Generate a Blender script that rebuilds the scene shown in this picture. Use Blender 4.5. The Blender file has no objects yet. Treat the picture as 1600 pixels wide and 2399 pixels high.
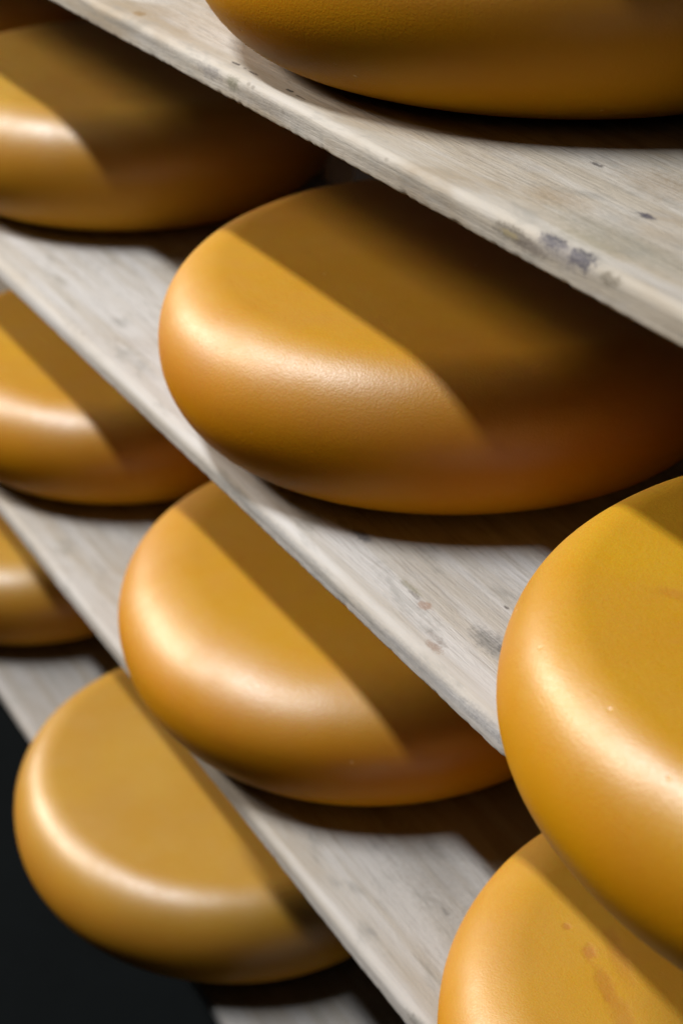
import bpy, bmesh, math, random
from mathutils import Vector, Matrix, noise

# ------------------------------------------------------------------ frame, camera
SP = 0.235                      # spacing of the shelves
THK = 0.0140                    # board thickness
Z0 = 1.105                      # height of the top surface of the uppermost shelf in view
def shelf_z(k): return Z0 - SP * k

scene = bpy.context.scene
cam_data = bpy.data.cameras.new("camera")
cam = bpy.data.objects.new("camera", cam_data)
scene.collection.objects.link(cam)
right = Vector((0.5066, 0.8621, 0.0151)); fwd = Vector((-0.7415, 0.4446, -0.5025))
fwd.normalize(); right = (right - right.dot(fwd) * fwd).normalized(); up = right.cross(fwd)
M = Matrix((right, up, -fwd)).transposed().to_4x4()
M.translation = Vector((0.0, -0.3629, Z0 + 0.2164))
cam.matrix_world = M
cam_data.sensor_fit = 'HORIZONTAL'; cam_data.sensor_width = 24.0; cam_data.lens = 57.04
cam_data.clip_start = 0.02; cam_data.clip_end = 60
cam_data.dof.use_dof = True; cam_data.dof.focus_distance = 0.74; cam_data.dof.aperture_fstop = 7.5
scene.camera = cam

# ------------------------------------------------------------------ world, light, exposure
world = bpy.data.worlds.new("World"); scene.world = world; world.use_nodes = True
bg = world.node_tree.nodes["Background"]
bg.inputs[0].default_value = (0.72, 0.82, 1.0, 1); bg.inputs[1].default_value = 0.003

def area_lamp(name, loc, target, sx, sy, power, color):
    d = bpy.data.lights.new(name, 'AREA'); d.shape = 'RECTANGLE'; d.size = sx; d.size_y = sy
    d.energy = power; d.color = color
    o = bpy.data.objects.new(name, d); scene.collection.objects.link(o); o.location = loc
    zax = (Vector(loc) - Vector(target)).normalized()
    xax = Vector((1, 0, 0)); xax = (xax - xax.dot(zax) * zax).normalized(); yax = zax.cross(xax)
    m = Matrix((xax, yax, zax)).transposed().to_4x4(); m.translation = Vector(loc)
    o.matrix_world = m
    return o
# two rows of ceiling tubes run parallel to the rack, so the shelf edges cast crisp shadows
# while the wheels pick up long highlights
area_lamp("key_tubes", (-1.50, -1.38, Z0 + 2.80), (-1.50, 0.02, Z0 - .2), 1.7, .14, 134, (0.985, 0.985, 1.0))
area_lamp("side_tubes", (-5.4, -2.75, Z0 + 2.50), (-1.6, 0.02, Z0 - .2), 4.6, .75, 400, (1.0, 0.86, 0.73))

scene.view_settings.view_transform = 'Standard'
scene.view_settings.look = 'None'
scene.view_settings.exposure = 0.0
scene.view_settings.gamma = 1.0

# ------------------------------------------------------------------ node helper
class NT:
    def __init__(self, name):
        self.mat = bpy.data.materials.new(name); self.mat.use_nodes = True
        self.t = self.mat.node_tree; self.b = self.t.nodes["Principled BSDF"]
    def n(self, kind, **kw):
        x = self.t.nodes.new(kind)
        for k, v in kw.items(): setattr(x, k, v)
        return x
    def put(self, sock, v):
        if isinstance(v, bpy.types.NodeSocket): self.t.links.new(v, sock)
        elif v is not None: sock.default_value = v
    def math(self, op, a, b=None, c=None, clamp=False):
        x = self.n('ShaderNodeMath', operation=op); x.use_clamp = clamp
        self.put(x.inputs[0], a); self.put(x.inputs[1], b)
        if c is not None: self.put(x.inputs[2], c)
        return x.outputs[0]
    def vmath(self, op, a, b=None):
        x = self.n('ShaderNodeVectorMath', operation=op)
        self.put(x.inputs[0], a); self.put(x.inputs[1], b)
        return x.outputs['Value'] if op in ('LENGTH', 'DISTANCE', 'DOT_PRODUCT') else x.outputs[0]
    def noise(self, vec, scale, detail=3, rough=.55, dist=0):
        x = self.n('ShaderNodeTexNoise'); self.put(x.inputs['Vector'], vec)
        x.inputs['Scale'].default_value = scale; x.inputs['Detail'].default_value = detail
        x.inputs['Roughness'].default_value = rough; x.inputs['Distortion'].default_value = dist
        return x.outputs['Fac']
    def ramp(self, fac, a, b, lo=0., hi=1.):
        x = self.n('ShaderNodeMapRange'); x.interpolation_type = 'SMOOTHSTEP'
        self.put(x.inputs[0], fac); x.inputs[1].default_value = a; x.inputs[2].default_value = b
        x.inputs[3].default_value = lo; x.inputs[4].default_value = hi
        return x.outputs[0]
    def mix(self, fac, a, b, mode='MIX'):
        x = self.n('ShaderNodeMix', data_type='RGBA', blend_type=mode)
        self.put(x.inputs[0], fac)
        for s, v in ((x.inputs[6], a), (x.inputs[7], b)):
            if isinstance(v, tuple) and len(v) == 3: v = v + (1,)
            self.put(s, v)
        return x.outputs[2]
    def bump(self, h, strength, dist, normal=None):
        x = self.n('ShaderNodeBump'); self.put(x.inputs['Height'], h)
        x.inputs['Strength'].default_value = strength; x.inputs['Distance'].default_value = dist
        if normal is not None: self.put(x.inputs['Normal'], normal)
        return x.outputs[0]

# ------------------------------------------------------------------ materials
def wood_material(name, seed, stains, base=(.63, .60, .555), ochre=.35):
    w = NT(name)
    tc = w.n('ShaderNodeTexCoord').outputs['Object']
    off = w.vmath('ADD', tc, (seed * 3.7, seed * 1.3, 0))
    def stretched(sx, sy, sz):
        return w.vmath('MULTIPLY', off, (sx, sy, sz))
    warp = w.noise(stretched(4, 12, 12), 1, 2)
    wv = w.n('ShaderNodeCombineXYZ'); w.put(wv.inputs[1], w.math('MULTIPLY', warp, .012)); w.put(wv.inputs[2], w.math('MULTIPLY', warp, .004))
    offw = w.vmath('ADD', off, wv.outputs[0])
    g1 = w.noise(w.vmath('MULTIPLY', offw, (26, 620, 620)), 1, 3, .65)     # hairline grain
    g2 = w.noise(w.vmath('MULTIPLY', offw, (3, 85, 85)), 1, 3, .55)       # broad growth rings
    fuzz = w.noise(w.vmath('MULTIPLY', off, (160, 900, 900)), 1, 2, .6)   # short fibres
    mott = w.noise(w.vmath('MULTIPLY', off, (9, 22, 22)), 1, 4, .6, .6)
    mott2 = w.noise(w.vmath('MULTIPLY', off, (14, 34, 60)), 1.7, 4, .65, .3)
    # the planed strip along the front edge stays smooth, the worn middle shows raised grain
    sep = w.n('ShaderNodeSeparateXYZ'); w.put(sep.inputs[0], tc)
    wob = w.noise(w.vmath('MULTIPLY', off, (7, 0, 0)), 1, 2)
    inner = w.ramp(w.math('ADD', sep.outputs[1], w.math('MULTIPLY', wob, .012)), .014, .034)
    rough_amt = w.math('ADD', .35, w.math('MULTIPLY', inner, .65))
    col = w.mix(w.ramp(g2, .38, .66), base, (base[0] * .84, base[1] * .80, base[2] * .73))
    col = w.mix(w.math('MULTIPLY', w.ramp(mott, .46, .68), ochre), col, (.275, .215, .135))
    col = w.mix(w.math('MULTIPLY', w.ramp(mott2, .52, .70), .48), col, (.225, .226, .207))
    col = w.mix(w.math('MULTIPLY', w.ramp(mott2, .47, .30), .30), col, (.385, .385, .38))
    gs = w.math('MULTIPLY', w.ramp(g1, .52, .70), w.math('MULTIPLY', rough_amt, .44))
    col = w.mix(gs, col, (.17, .15, .12))
    sp = w.n('ShaderNodeTexVoronoi'); w.put(sp.inputs['Vector'], w.vmath('MULTIPLY', off, (60, 110, 110))); sp.inputs['Scale'].default_value = 1
    dots = w.math('MULTIPLY', w.ramp(sp.outputs['Distance'], .16, .06), w.ramp(w.noise(off, 24, 2), .58, .66))
    col = w.mix(w.math('MULTIPLY', dots, .5), col, (.15, .13, .10))
    jit = w.math('SUBTRACT', w.noise(off, 240, 3, .7), .5)
    speck = w.noise(w.vmath('MULTIPLY', off, (500, 1100, 1100)), 1, 3, .7)
    jit2 = w.math('SUBTRACT', w.noise(off, 900, 2, .7), .5)
    for (x, y, z, rx, ry, colr, stg, soft) in stains:
        v = w.vmath('MULTIPLY', w.vmath('SUBTRACT', tc, (x, y, z)), (1 / rx, 1 / ry, 1 / ry))
        d = w.math('ADD', w.vmath('LENGTH', v), w.math('ADD', w.math('MULTIPLY', jit, 1.7), w.math('MULTIPLY', jit2, .7)))
        m = w.ramp(d, 1.0 + soft * .3, 1.0 - soft * .6, 0, stg)
        m = w.math('MULTIPLY', m, w.math('ADD', .62, w.math('MULTIPLY', w.ramp(speck, .36, .60), .42)))
        col = w.mix(m, col, tuple(c * .57 for c in colr))
    w.put(w.b.inputs['Base Color'], col)
    w.put(w.b.inputs['Roughness'], .72); w.put(w.b.inputs['Specular IOR Level'], .32)
    h = w.math('ADD', w.math('MULTIPLY', g1, w.math('MULTIPLY', rough_amt, .8)), w.math('MULTIPLY', fuzz, w.math('MULTIPLY', rough_amt, .5)))
    h = w.math('ADD', h, w.math('MULTIPLY', g2, .9))
    w.put(w.b.inputs['Normal'], w.bump(h, .8, .0011))
    return w.mat

def rind_material(name, base, deep, rough=.36, grain=1.0, seed=0, marks=()):
    w = NT(name)
    tc = w.n('ShaderNodeTexCoord').outputs['Object']
    off = w.vmath('ADD', tc, (seed * 1.9, seed * .7, seed * 2.3))
    big = w.noise(off, 9, 3, .5)
    mid = w.noise(off, 34, 4, .6)
    fine = w.noise(off, 330, 3, .6)
    peb = w.noise(off, 900, 2, .5)
    col = w.mix(w.ramp(big, .36, .68, 0, .75), base, deep)
    col = w.mix(w.ramp(mid, .5, .78, 0, .35), col, deep)
    col = w.mix(w.ramp(fine, .60, .74, 0, .25), col, (min(1, base[0] * 1.1), base[1] * 1.12, base[2] * 1.9))
    # the colour shifts towards orange from the top down to the flank
    sepz = w.n('ShaderNodeSeparateXYZ'); w.put(sepz.inputs[0], tc)
    zz = w.math('ADD', sepz.outputs[2], w.math('MULTIPLY', w.math('SUBTRACT', big, .5), .03))
    col = w.mix(w.ramp(zz, .096, .064, 0, 1), col, (1.12, .93, .80), 'MULTIPLY')
    jit = w.math('SUBTRACT', w.noise(off, 60, 4, .7), .5)
    dent = None
    for (x, y, z, rx, ry, ang, colr, stg) in marks:
        mp = w.n('ShaderNodeMapping'); mp.vector_type = 'TEXTURE'
        w.put(mp.inputs[0], tc); mp.inputs[1].default_value = (x, y, z); mp.inputs[2].default_value = (0, 0, ang); mp.inputs[3].default_value = (rx, ry, .05)
        d = w.math('ADD', w.vmath('LENGTH', mp.outputs[0]), w.math('MULTIPLY', jit, 2.2))
        m = w.ramp(d, 1.25, .35, 0, stg)
        col = w.mix(m, col, colr)
        dent = m if dent is None else w.math('MAXIMUM', dent, m)
    # scattered tiny nicks and pale scratches of the wax
    vo = w.n('ShaderNodeTexVoronoi'); w.put(vo.inputs['Vector'], off); vo.inputs['Scale'].default_value = 70
    nick = w.math('MULTIPLY', w.ramp(vo.outputs['Distance'], .10, .03), w.ramp(w.noise(off, 18, 2), .60, .66))
    col = w.mix(w.math('MULTIPLY', nick, .55), col, (.78, .52, .22))
    w.put(w.b.inputs['Base Color'], col)
    rr = w.math('ADD', w.math('ADD', rough - .15, w.math('MULTIPLY', mid, .12)), w.math('MULTIPLY', peb, .24))
    w.put(w.b.inputs['Roughness'], rr)
    # specular is cut below the shoulder so the flank shows no reflected haze
    spec_fade = w.ramp(w.math('ADD', sepz.outputs[2], w.math('MULTIPLY', big, .016)), .056, .084)
    patch = w.ramp(w.noise(off, 26, 4, .65), .30, .70, .80, 1.12)
    w.b.distribution = 'GGX'
    w.put(w.b.inputs['Specular IOR Level'], w.math('MULTIPLY', w.math('MULTIPLY', w.math('ADD', .12, w.math('MULTIPLY', spec_fade, 1.3)), patch), 1.0))
    w.put(w.b.inputs['IOR'], 1.46)
    w.put(w.b.inputs['Subsurface Weight'], .35)
    w.b.inputs['Subsurface Radius'].default_value = (1.0, .38, .08)
    w.b.inputs['Subsurface Scale'].default_value = .006
    h = w.math('ADD', w.math('MULTIPLY', peb, .8 * grain), w.math('MULTIPLY', fine, .16 * grain))
    h = w.math('ADD', h, w.math('MULTIPLY', mid, .55))
    h = w.math('SUBTRACT', h, w.math('MULTIPLY', nick, 2.0))
    if dent is not None: h = w.math('SUBTRACT', h, w.math('MULTIPLY', dent, 1.5))
    w.put(w.b.inputs['Normal'], w.bump(h, .30, .0007))
    return w.mat

def plain_material(name, color, rough, bump=.2, scale=40, metallic=0, spec=.5):
    w = NT(name); tc = w.n('ShaderNodeTexCoord').outputs['Object']
    a = w.noise(tc, scale, 5, .6); b = w.noise(tc, scale * .12, 3, .5)
    col = w.mix(w.ramp(a, .3, .7, 0, .6), color, tuple(c * .7 for c in color))
    col = w.mix(w.ramp(b, .35, .65, 0, .5), col, tuple(min(1, c * 1.35) for c in color))
    w.put(w.b.inputs['Specular IOR Level'], spec)
    w.put(w.b.inputs['Base Color'], col); w.put(w.b.inputs['Roughness'], rough); w.put(w.b.inputs['Metallic'], metallic)
    w.put(w.b.inputs['Normal'], w.bump(a, bump, .002))
    return w.mat

# ------------------------------------------------------------------ object helpers
def link(name, me, mat=None, parent=None, loc=(0, 0, 0)):
    o = bpy.data.objects.new(name, me); scene.collection.objects.link(o); o.location = loc
    if mat: me.materials.append(mat)
    if parent: o.parent = parent
    return o
def tag(o, label=None, cat=None, group=None, kind=None):
    if label: o["label"] = label
    if cat: o["category"] = cat
    if group: o["group"] = group
    if kind: o["kind"] = kind
    return o
def mesh_of(name, v, f, smooth=True):
    me = bpy.data.meshes.new(name); me.from_pydata(v, [], f); me.update()
    if smooth: me.polygons.foreach_set("use_smooth", [True] * len(me.polygons))
    return me
def box_bm(bm, x0, x1, y0, y1, z0, z1):
    r = bmesh.ops.create_cube(bm, size=1)
    for v in r['verts']:
        v.co = Vector(((x0 + x1) / 2 + v.co.x * (x1 - x0), (y0 + y1) / 2 + v.co.y * (y1 - y0), (z0 + z1) / 2 + v.co.z * (z1 - z0)))
def box_mesh(name, x0, x1, y0, y1, z0, z1, bevel=.0):
    bm = bmesh.new(); box_bm(bm, x0, x1, y0, y1, z0, z1)
    if bevel: bmesh.ops.bevel(bm, geom=bm.edges[:], offset=bevel, segments=2, affect='EDGES')
    me = bpy.data.meshes.new(name); bm.to_mesh(me); bm.free(); return me

# ------------------------------------------------------------------ the room behind and below
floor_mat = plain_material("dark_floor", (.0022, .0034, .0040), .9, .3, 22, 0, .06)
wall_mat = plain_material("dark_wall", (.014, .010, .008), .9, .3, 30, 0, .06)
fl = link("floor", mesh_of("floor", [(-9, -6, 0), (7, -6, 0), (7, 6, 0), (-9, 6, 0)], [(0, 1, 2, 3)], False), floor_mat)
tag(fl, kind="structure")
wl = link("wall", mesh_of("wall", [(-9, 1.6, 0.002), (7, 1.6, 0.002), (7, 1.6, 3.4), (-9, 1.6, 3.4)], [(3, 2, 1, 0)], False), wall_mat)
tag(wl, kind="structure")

# ------------------------------------------------------------------ shelf boards
X_A, X_B, DEPTH = -3.60, 0.30, 0.310
def board_mesh(seed, rad, chips):
    # cross-section (y, z) walked round: top from the back to the front, rounded nose, underside
    prof = [(DEPTH, 0)]
    for y in (.27, .22, .18, .13, .09, .06, .04, .028, .019, .013, .009): prof.append((y, 0))
    n = 7
    for i in range(n + 1):
        a = math.pi / 2 * i / n
        prof.append((rad * (1 - math.sin(a)), -rad * (1 - math.cos(a))))
    for z in (-.005, -.0065, -.008, -.0095, -.011):
        if z < -rad - .0004: prof.append((0, z))
    rb = .0016
    for i in range(4):
        a = math.pi / 2 * i / 3
        prof.append((rb * (1 - math.cos(a)), -THK + rb * (1 - math.sin(a))))
    prof += [(.02, -THK), (.1, -THK), (DEPTH, -THK)]
    xs = []; x = X_A
    while x < X_B: xs.append(x); x += .0016 if -1.0 < x < -.2 else (.005 if x > -1.7 else .02)
    xs.append(X_B)
    v = []
    P = len(prof)
    for x in xs:
        for (y, z) in prof:
            e = 0.0; dz = 0.0
            if y < .03:
                low = max(0, min(1, (-z) / THK))           # ragged mostly along the lower arris
                nz = noise.noise(Vector((x * 260, z * 500, seed * 7.1)))
                nb = noise.noise(Vector((x * 55, z * 120, seed * 3.3)))
                ns = noise.noise(Vector((x * 9, 0, seed * 5.7)))
                k = max(0, 1 - y / .03)
                e = k * (ns * .0004 + nb * .00012 + low ** 3 * (nz * .00025 + max(0, nz - .36) * .0010))
                if low > .9: dz = max(0, nz) * .0006 + max(0, nb - .3) * .0003
                for (cx, cw, cd) in chips:
                    t = abs(x - cx) / cw
                    if t < 1: e += k * (1 - t) * cd * low ** 2; dz += (1 - t) * cd * .6 * low ** 4
            wob = noise.noise(Vector((x * 1.6, y * 5, seed))) * .0006 * (1 if z > -.003 else 0)
            v.append((x, y + e, z + dz + wob))
    f = []
    for i in range(len(xs) - 1):
        a, b = i * P, (i + 1) * P
        for j in range(P):
            k = (j + 1) % P
            f.append((a + j, a + k, b + k, b + j))
    f.append(tuple(range(P - 1, -1, -1))); f.append(tuple((len(xs) - 1) * P + j for j in range(P)))
    return mesh_of("shelf_board", v, f)

BLUE = (.075, .075, .10); GREY = (.27, .265, .26); OCH = (.40, .265, .11); OLV = (.27, .265, .17); RED = (.40, .20, .10); BRN = (.13, .10, .075)
stains0 = [
    (-0.4567, 0.0020, -0.0011, .0085, .0034, BLUE, .90, .8), (-0.4384, 0.0010, -0.0010, .0085, .0046, BLUE, .95, .8),
    (-0.4486, 0.0000, -0.0030, .019, .005, (.22, .21, .24), .55, 1.2),
    (-0.4801, 0.0000, -0.0055, .013, .0032, (.25, .22, .17), .75, .6), (-0.4816, 0.0000, -0.0060, .007, .0016, (.52, .44, .24), .8, .6),
    (-0.4690, 0.0000, -0.0070, .010, .0030, (.27, .23, .20), .7, .9),
    (-0.4212, 0.0000, -0.0030, .006, .0030, (.22, .19, .13), .75, .9),
    (-0.5195, 0.0721, 0.0000, .0044, .0016, (.13, .115, .11), .9, .6), (-0.4601, 0.0491, 0.0000, .0052, .0021, (.09, .085, .12), .95, .6),
    (-0.4830, 0.0807, 0.0000, .036, .016, OCH, .42, 1.4), (-0.4627, 0.0940, 0.0000, .030, .014, (.33, .25, .13), .45, 1.4),
    (-0.4917, 0.0328, 0.0000, .018, .009, OCH, .42, 1.3), (-0.4411, 0.0231, 0.0000, .045, .011, (.33, .33, .26), .50, 1.3),
    (-0.4483, 0.0116, 0.0000, .02, .006, (.36, .33, .2), .4, 1.2), (-0.5846, 0.0482, 0.0000, .045, .010, (.36, .285, .22), .42, 1.3),
    (-0.8518, 0.0108, 0.0000, .0066, .0036, OCH, .85, .8),
    (-0.7337, 0.0103, 0.0000, .0046, .0010, (.05, .04, .035), .95, .5), (-0.7134, 0.0098, 0.0000, .0060, .0008, (.07, .05, .045), .9, .5),
    (-0.7236, 0.0101, 0.0000, .0018, .0008, (.07, .05, .045), .9, .5),
    (-0.6778, 0.0107, 0.0000, .0034, .0011, (.04, .03, .03), .95, .5), (-0.6667, 0.0098, 0.0000, .0050, .0007, (.15, .12, .1), .8, .5),
    (-0.7177, 0.0000, -0.0049, .0072, .0040, OLV, .75, .9), (-0.7431, 0.0000, -0.0054, .014, .0036, (.29, .28, .29), .65, 1.2),
    (-0.6822, 0.0000, -0.0074, .040, .0042, (.33, .32, .31), .50, 1.4), (-0.8194, 0.0000, -0.0059, .045, .004, (.36, .355, .35), .45, 1.4),
    (-0.5452, 0.0000, -0.0085, .060, .0040, (.36, .35, .34), .35, 1.4),
]
stains1 = [
    (-0.6387, 0.0334, 0.0000, .0095, .0038, (.17, .18, .21), .85, .8), (-0.6518, 0.0304, 0.0000, .012, .003, GREY, .5, 1.1),
    (-0.5647, 0.0256, 0.0000, .0052, .0033, RED, .62, .8), (-0.5829, 0.0285, 0.0000, .010, .0022, (.34, .32, .2), .6, .9), (-0.5758, 0.0265, 0.0000, .006, .0016, BRN, .5, .7),
    (-0.5202, 0.0364, 0.0000, .017, .0075, (.25, .25, .24), .70, 1.0), (-0.5121, 0.0373, 0.0000, .006, .003, (.14, .14, .14), .7, .7),
    (-0.5321, 0.0099, 0.0000, .007, .0028, (.38, .22, .14), .55, .8), (-0.5383, 0.0148, 0.0000, .010, .0024, (.3, .26, .23), .5, .9),
    (-0.4572, 0.0030, -0.0040, .0080, .0050, (.13, .15, .14), .75, .9), (-0.4743, 0.0000, -0.0039, .02, .0040, (.33, .33, .34), .55, 1.2),
    (-0.5221, 0.0000, -0.0060, .06, .0036, (.40, .41, .43), .5, 1.3), (-0.6844, 0.0000, -0.0060, .08, .0034, (.40, .42, .44), .5, 1.3),
    (-1.0565, 0.0274, 0.0000, .016, .004, (.42, .39, .31), .6, 1.0), (-0.5112, 0.0491, 0.0000, .003, .0012, (.1, .09, .08), .8, .5),
    (-0.5427, 0.0608, 0.0000, .0022, .0009, (.1, .08, .07), .8, .5),
]
stains2 = [
    (-0.5845, 0.0130, 0.0000, .0070, .0022, (.34, .34, .33), .55, 1.0), (-0.5152, 0.0000, -0.0036, .014, .0036, (.22, .22, .20), .7, .9),
    (-0.6107, 0.0732, 0.0000, .05, .022, (.38, .355, .31), .55, 1.4), (-0.5508, 0.0574, 0.0000, .05, .014, (.42, .39, .33), .5, 1.4),
    (-0.7254, 0.0041, -0.0040, .012, .004, (.36, .36, .36), .6, 1.0), (-0.5761, 0.0594, 0.0000, .0040, .0012, (.17, .16, .15), .6, .6),
]
stains3 = [(-0.7708, 0.0300, 0.0000, .03, .01, (.42, .36, .28), .5, 1.2), (-1.0342, 0.0199, 0.0000, .02, .006, (.33, .33, .31), .5, 1.2)]
boards = []
board_info = [
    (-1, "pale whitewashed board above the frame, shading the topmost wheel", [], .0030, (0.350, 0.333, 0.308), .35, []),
    (0, "uppermost pale wooden board with a blue-black stain and a knot on its front edge", stains0, .0044, (.46, .44, .395), .60,
     [(-.628, .002, .0007), (-.557, .003, .0004)]),
    (1, "pale wooden board with rust specks beside the largest front wheel, second from the top", stains1, .0072, (.475, .472, .458), .22,
     [(-.458, .003, .0012), (-.60, .004, .0006)]),
    (2, "greyish wooden board with fine raised grain, third from the top", stains2, .0060, (0.42, 0.412, 0.392), .26, []),
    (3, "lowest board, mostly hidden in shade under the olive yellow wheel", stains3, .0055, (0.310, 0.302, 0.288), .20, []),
]
for k, lab, st, rad, base, och, chips in board_info:
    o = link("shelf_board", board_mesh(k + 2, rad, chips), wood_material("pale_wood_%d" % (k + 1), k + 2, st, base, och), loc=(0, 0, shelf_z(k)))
    tag(o, lab, "shelf board", "boards of the ripening rack")
    boards.append(o)

# ------------------------------------------------------------------ rack posts with brackets
steel = plain_material("grey_steel", (.72, .70, .70), .6, .15, 60, 0)
def rack_post(x, label):
    e = bpy.data.objects.new("rack_post", None); scene.collection.objects.link(e); e.location = (x, DEPTH + .0155, 0)
    tag(e, label, "post", "posts behind the ripening rack")
    link("upright", box_mesh("upright", -.014, .014, -.014, .014, .003, 1.75, .002), steel, e)
    link("foot_plate", box_mesh("foot_plate", -.04, .04, -.04, .04, .0, .006, .001), steel, e)
    me = box_mesh("bracket", -.009, .009, -.27, -.0135, -.020, 0, .0015)
    me.materials.append(steel)
    for k in range(-1, 4):
        b = bpy.data.objects.new("bracket", me); scene.collection.objects.link(b); b.parent = e
        b.location = (0, 0, shelf_z(k) - THK)
    return e
rack_post(-1.173, "square grey steel post in the dark gap behind the shelves")
rack_post(.12, "square grey steel post behind the near end of the shelves, outside the frame")

# ------------------------------------------------------------------ cheese wheels
def wheel_mesh(R, h, seed, at, hm, nt=2.2, ab=.0588, nb=2.0, zc=.58):
    rings = []
    NB, NTp = 16, 22
    for i in range(NB):
        p = -math.pi / 2 * (1 - i / NB)
        c = abs(math.cos(p)); s = abs(math.sin(p))
        rings.append((R - ab + ab * c ** (2 / nb), h * zc - h * zc * s ** (2 / nb)))
    for i in range(NTp + 1):
        p = math.pi / 2 * i / NTp
        c = max(0, math.cos(p)); s = math.sin(p)
        rings.append((R - at + at * c ** (2 / nt), h * zc + h * (1 - zc) * s ** (2 / nt)))
    r_top = rings[-1][0]
    for q in (.85, .7, .55, .4, .25, .12): rings.append((r_top * q, h))
    N = 144; v = []; f = []
    rb = rings[0][0]
    rings = [(rb * .5, 0.0)] + rings
    for (r, z) in rings:
        for j in range(N):
            a = 2 * math.pi * j / N
            g = 1 + hm[0] * math.cos(2 * a) + hm[1] * math.sin(2 * a) + hm[2] * math.cos(3 * a) + hm[3] * math.sin(3 * a)
            d = Vector((r * g * math.cos(a), r * g * math.sin(a), z))
            n1 = noise.noise(d * 6 + Vector((seed * 9.1, 0, 0)))
            n2 = noise.noise(d * 17 + Vector((0, seed * 5.3, 0)))
            up = min(1, z / (h * .3))
            out = (n1 * .0016 + n2 * .0005) * up
            if r > 1e-6: d.x *= 1 + out / R; d.y *= 1 + out / R
            d.z += (n1 * .0005 + n2 * .0003) * up * (z / h)
            v.append(tuple(d))
    for i in range(len(rings) - 1):
        for j in range(N):
            k = (j + 1) % N
            f.append((i * N + j, i * N + k, (i + 1) * N + k, (i + 1) * N + j))
    b = len(v); v.append((0, 0, 0)); v.append((0, 0, h + .0004)); L = (len(rings) - 1) * N
    for j in range(N):
        k = (j + 1) % N
        f.append((b, k, j)); f.append((b + 1, L + j, L + k))
    return mesh_of("cheese_wheel", v, f)

BR = (.42, .15, .02)
wheels = [
    # shelf, x, y, R, h, base, deep, roughness, grain, marks, label
    (0, -0.6897, 0.1644, 0.1811, 0.0991, (.50, .272, .007), (.45, .215, .005), .46, .8,
     [(-.10, -.12, .09, .004, .030, .3, (.75, .55, .2), .35)], "olive yellow cheese wheel at the top, cut off by the upper frame edge"),
    (1, -1.2401, 0.1667, 0.1778, 0.1003, (.445, .250, .018), (.39, .195, .011), .43, .8, [], "blurred cheese wheel on the second board, uppermost at the left frame edge"),
    (1, -0.7424, 0.1563, 0.1748, 0.1013, (0.4968, 0.2491, 0.0046), (0.4593, 0.1979, 0.0031), .45, 1.0, [], "whole orange yellow cheese wheel in the middle, shaded on its right by the top board"),
    (1, -0.3259, 0.1128, 0.1726, 0.0985, (0.5062, 0.2800, 0.0036), (0.4687, 0.2202, 0.0026), .42, .8,
     [(-.071, -.079, .0980, .012, .004, .6, BR, .35), (-.03, -.04, .0980, .02, .006, .2, (.5, .2, .02), .3)], "glossy deep yellow cheese wheel cut off by the right frame edge, nearest the lens"),
    (2, -1.2326, 0.1499, 0.1781, 0.1002, (0.4874, 0.2529, 0.0062), (0.4312, 0.1979, 0.0041), .42, .7, [], "blurred cheese wheel on the third board, at the left frame edge between two others"),
    (2, -0.8026, 0.1461, 0.1816, 0.1034, (0.4968, 0.2529, 0.0046), (0.4593, 0.1998, 0.0031), .44, 1.0, [], "orange yellow cheese wheel between the middle wheel above and the lower left wheel"),
    (2, -0.3657, 0.1250, 0.1775, 0.0997, (0.5062, 0.2703, 0.0072), (0.4593, 0.2124, 0.0046), .46, .7,
     [(-.088, -.080, .0992, .0030, .0026, 0, BR, .6), (-.069, -.081, .0992, .0075, .0040, -.5, BR, .62), (-.054, -.072, .0992, .020, .005, -.4, (.40, .15, .012), .38),
      (-.047, -.088, .0992, .013, .004, -.35, (.38, .14, .012), .42), (-.028, -.094, .0992, .022, .006, -.4, (.38, .14, .012), .35)],
     "cheese wheel with brown scuffs on top, in the lower right corner"),
    (3, -1.4058, 0.1124, 0.1781, 0.1002, (.445, .250, .018), (.39, .195, .011), .43, .7, [], "blurred pale cheese wheel on the lowest board, at the left frame edge"),
    (3, -0.9191, 0.0952, 0.1809, 0.0999, (.430, .238, .018), (.395, .202, .012), .42, .7, [], "smooth olive yellow cheese wheel overhanging the lowest board, in front of the dark floor"),
    (1, -1.7300, 0.1660, 0.1770, 0.1000, (.42, .235, .020), (.37, .19, .012), .43, .8, [], "cheese wheel farthest along the second board, in the dark beyond the left frame edge"),
]
SHAPES = [  # shoulder depth, shoulder squareness and out-of-round terms of each wheel
    (0.0420, 2.1, (0, 0, 0, 0)),
    (0.0430, 2.1, (0, 0, 0, 0)),
    (0.0400, 2.1, (-0.0081, -0.0065, -0.0092, 0.0197)),
    (0.0320, 2.1, (-0.0033, 0.0076, 0.0108, -0.005)),
    (0.0420, 2.1, (0, 0, 0, 0)),
    (0.0570, 2.1, (0.0044, -0.003, -0.0193, -0.0023)),
    (0.0420, 2.1, (0, 0, 0, 0)),
    (0.0420, 2.1, (0, 0, 0, 0)),
    (0.0370, 2.1, (0.0033, -0.0014, -0.0005, -0.0044)),
    (.042, 2.1, (0, 0, 0, 0)),
]
for i, (k, x, y, R, h, base, deep, rg, gr, marks, lab) in enumerate(wheels):
    at, nt, hm = SHAPES[i]
    o = link("cheese_wheel", wheel_mesh(R, h, i + 1, at, hm, nt), rind_material("waxed_rind_%d" % (i + 1), base, deep, rg, gr, i * 3.1, marks),
             loc=(x, y, shelf_z(k) + .0006))
    tag(o, lab, "cheese", "cheese wheels ripening on the boards")

scene.render.film_transparent = False
scene.cycles.max_bounces = 8
scene.cycles.diffuse_bounces = 3
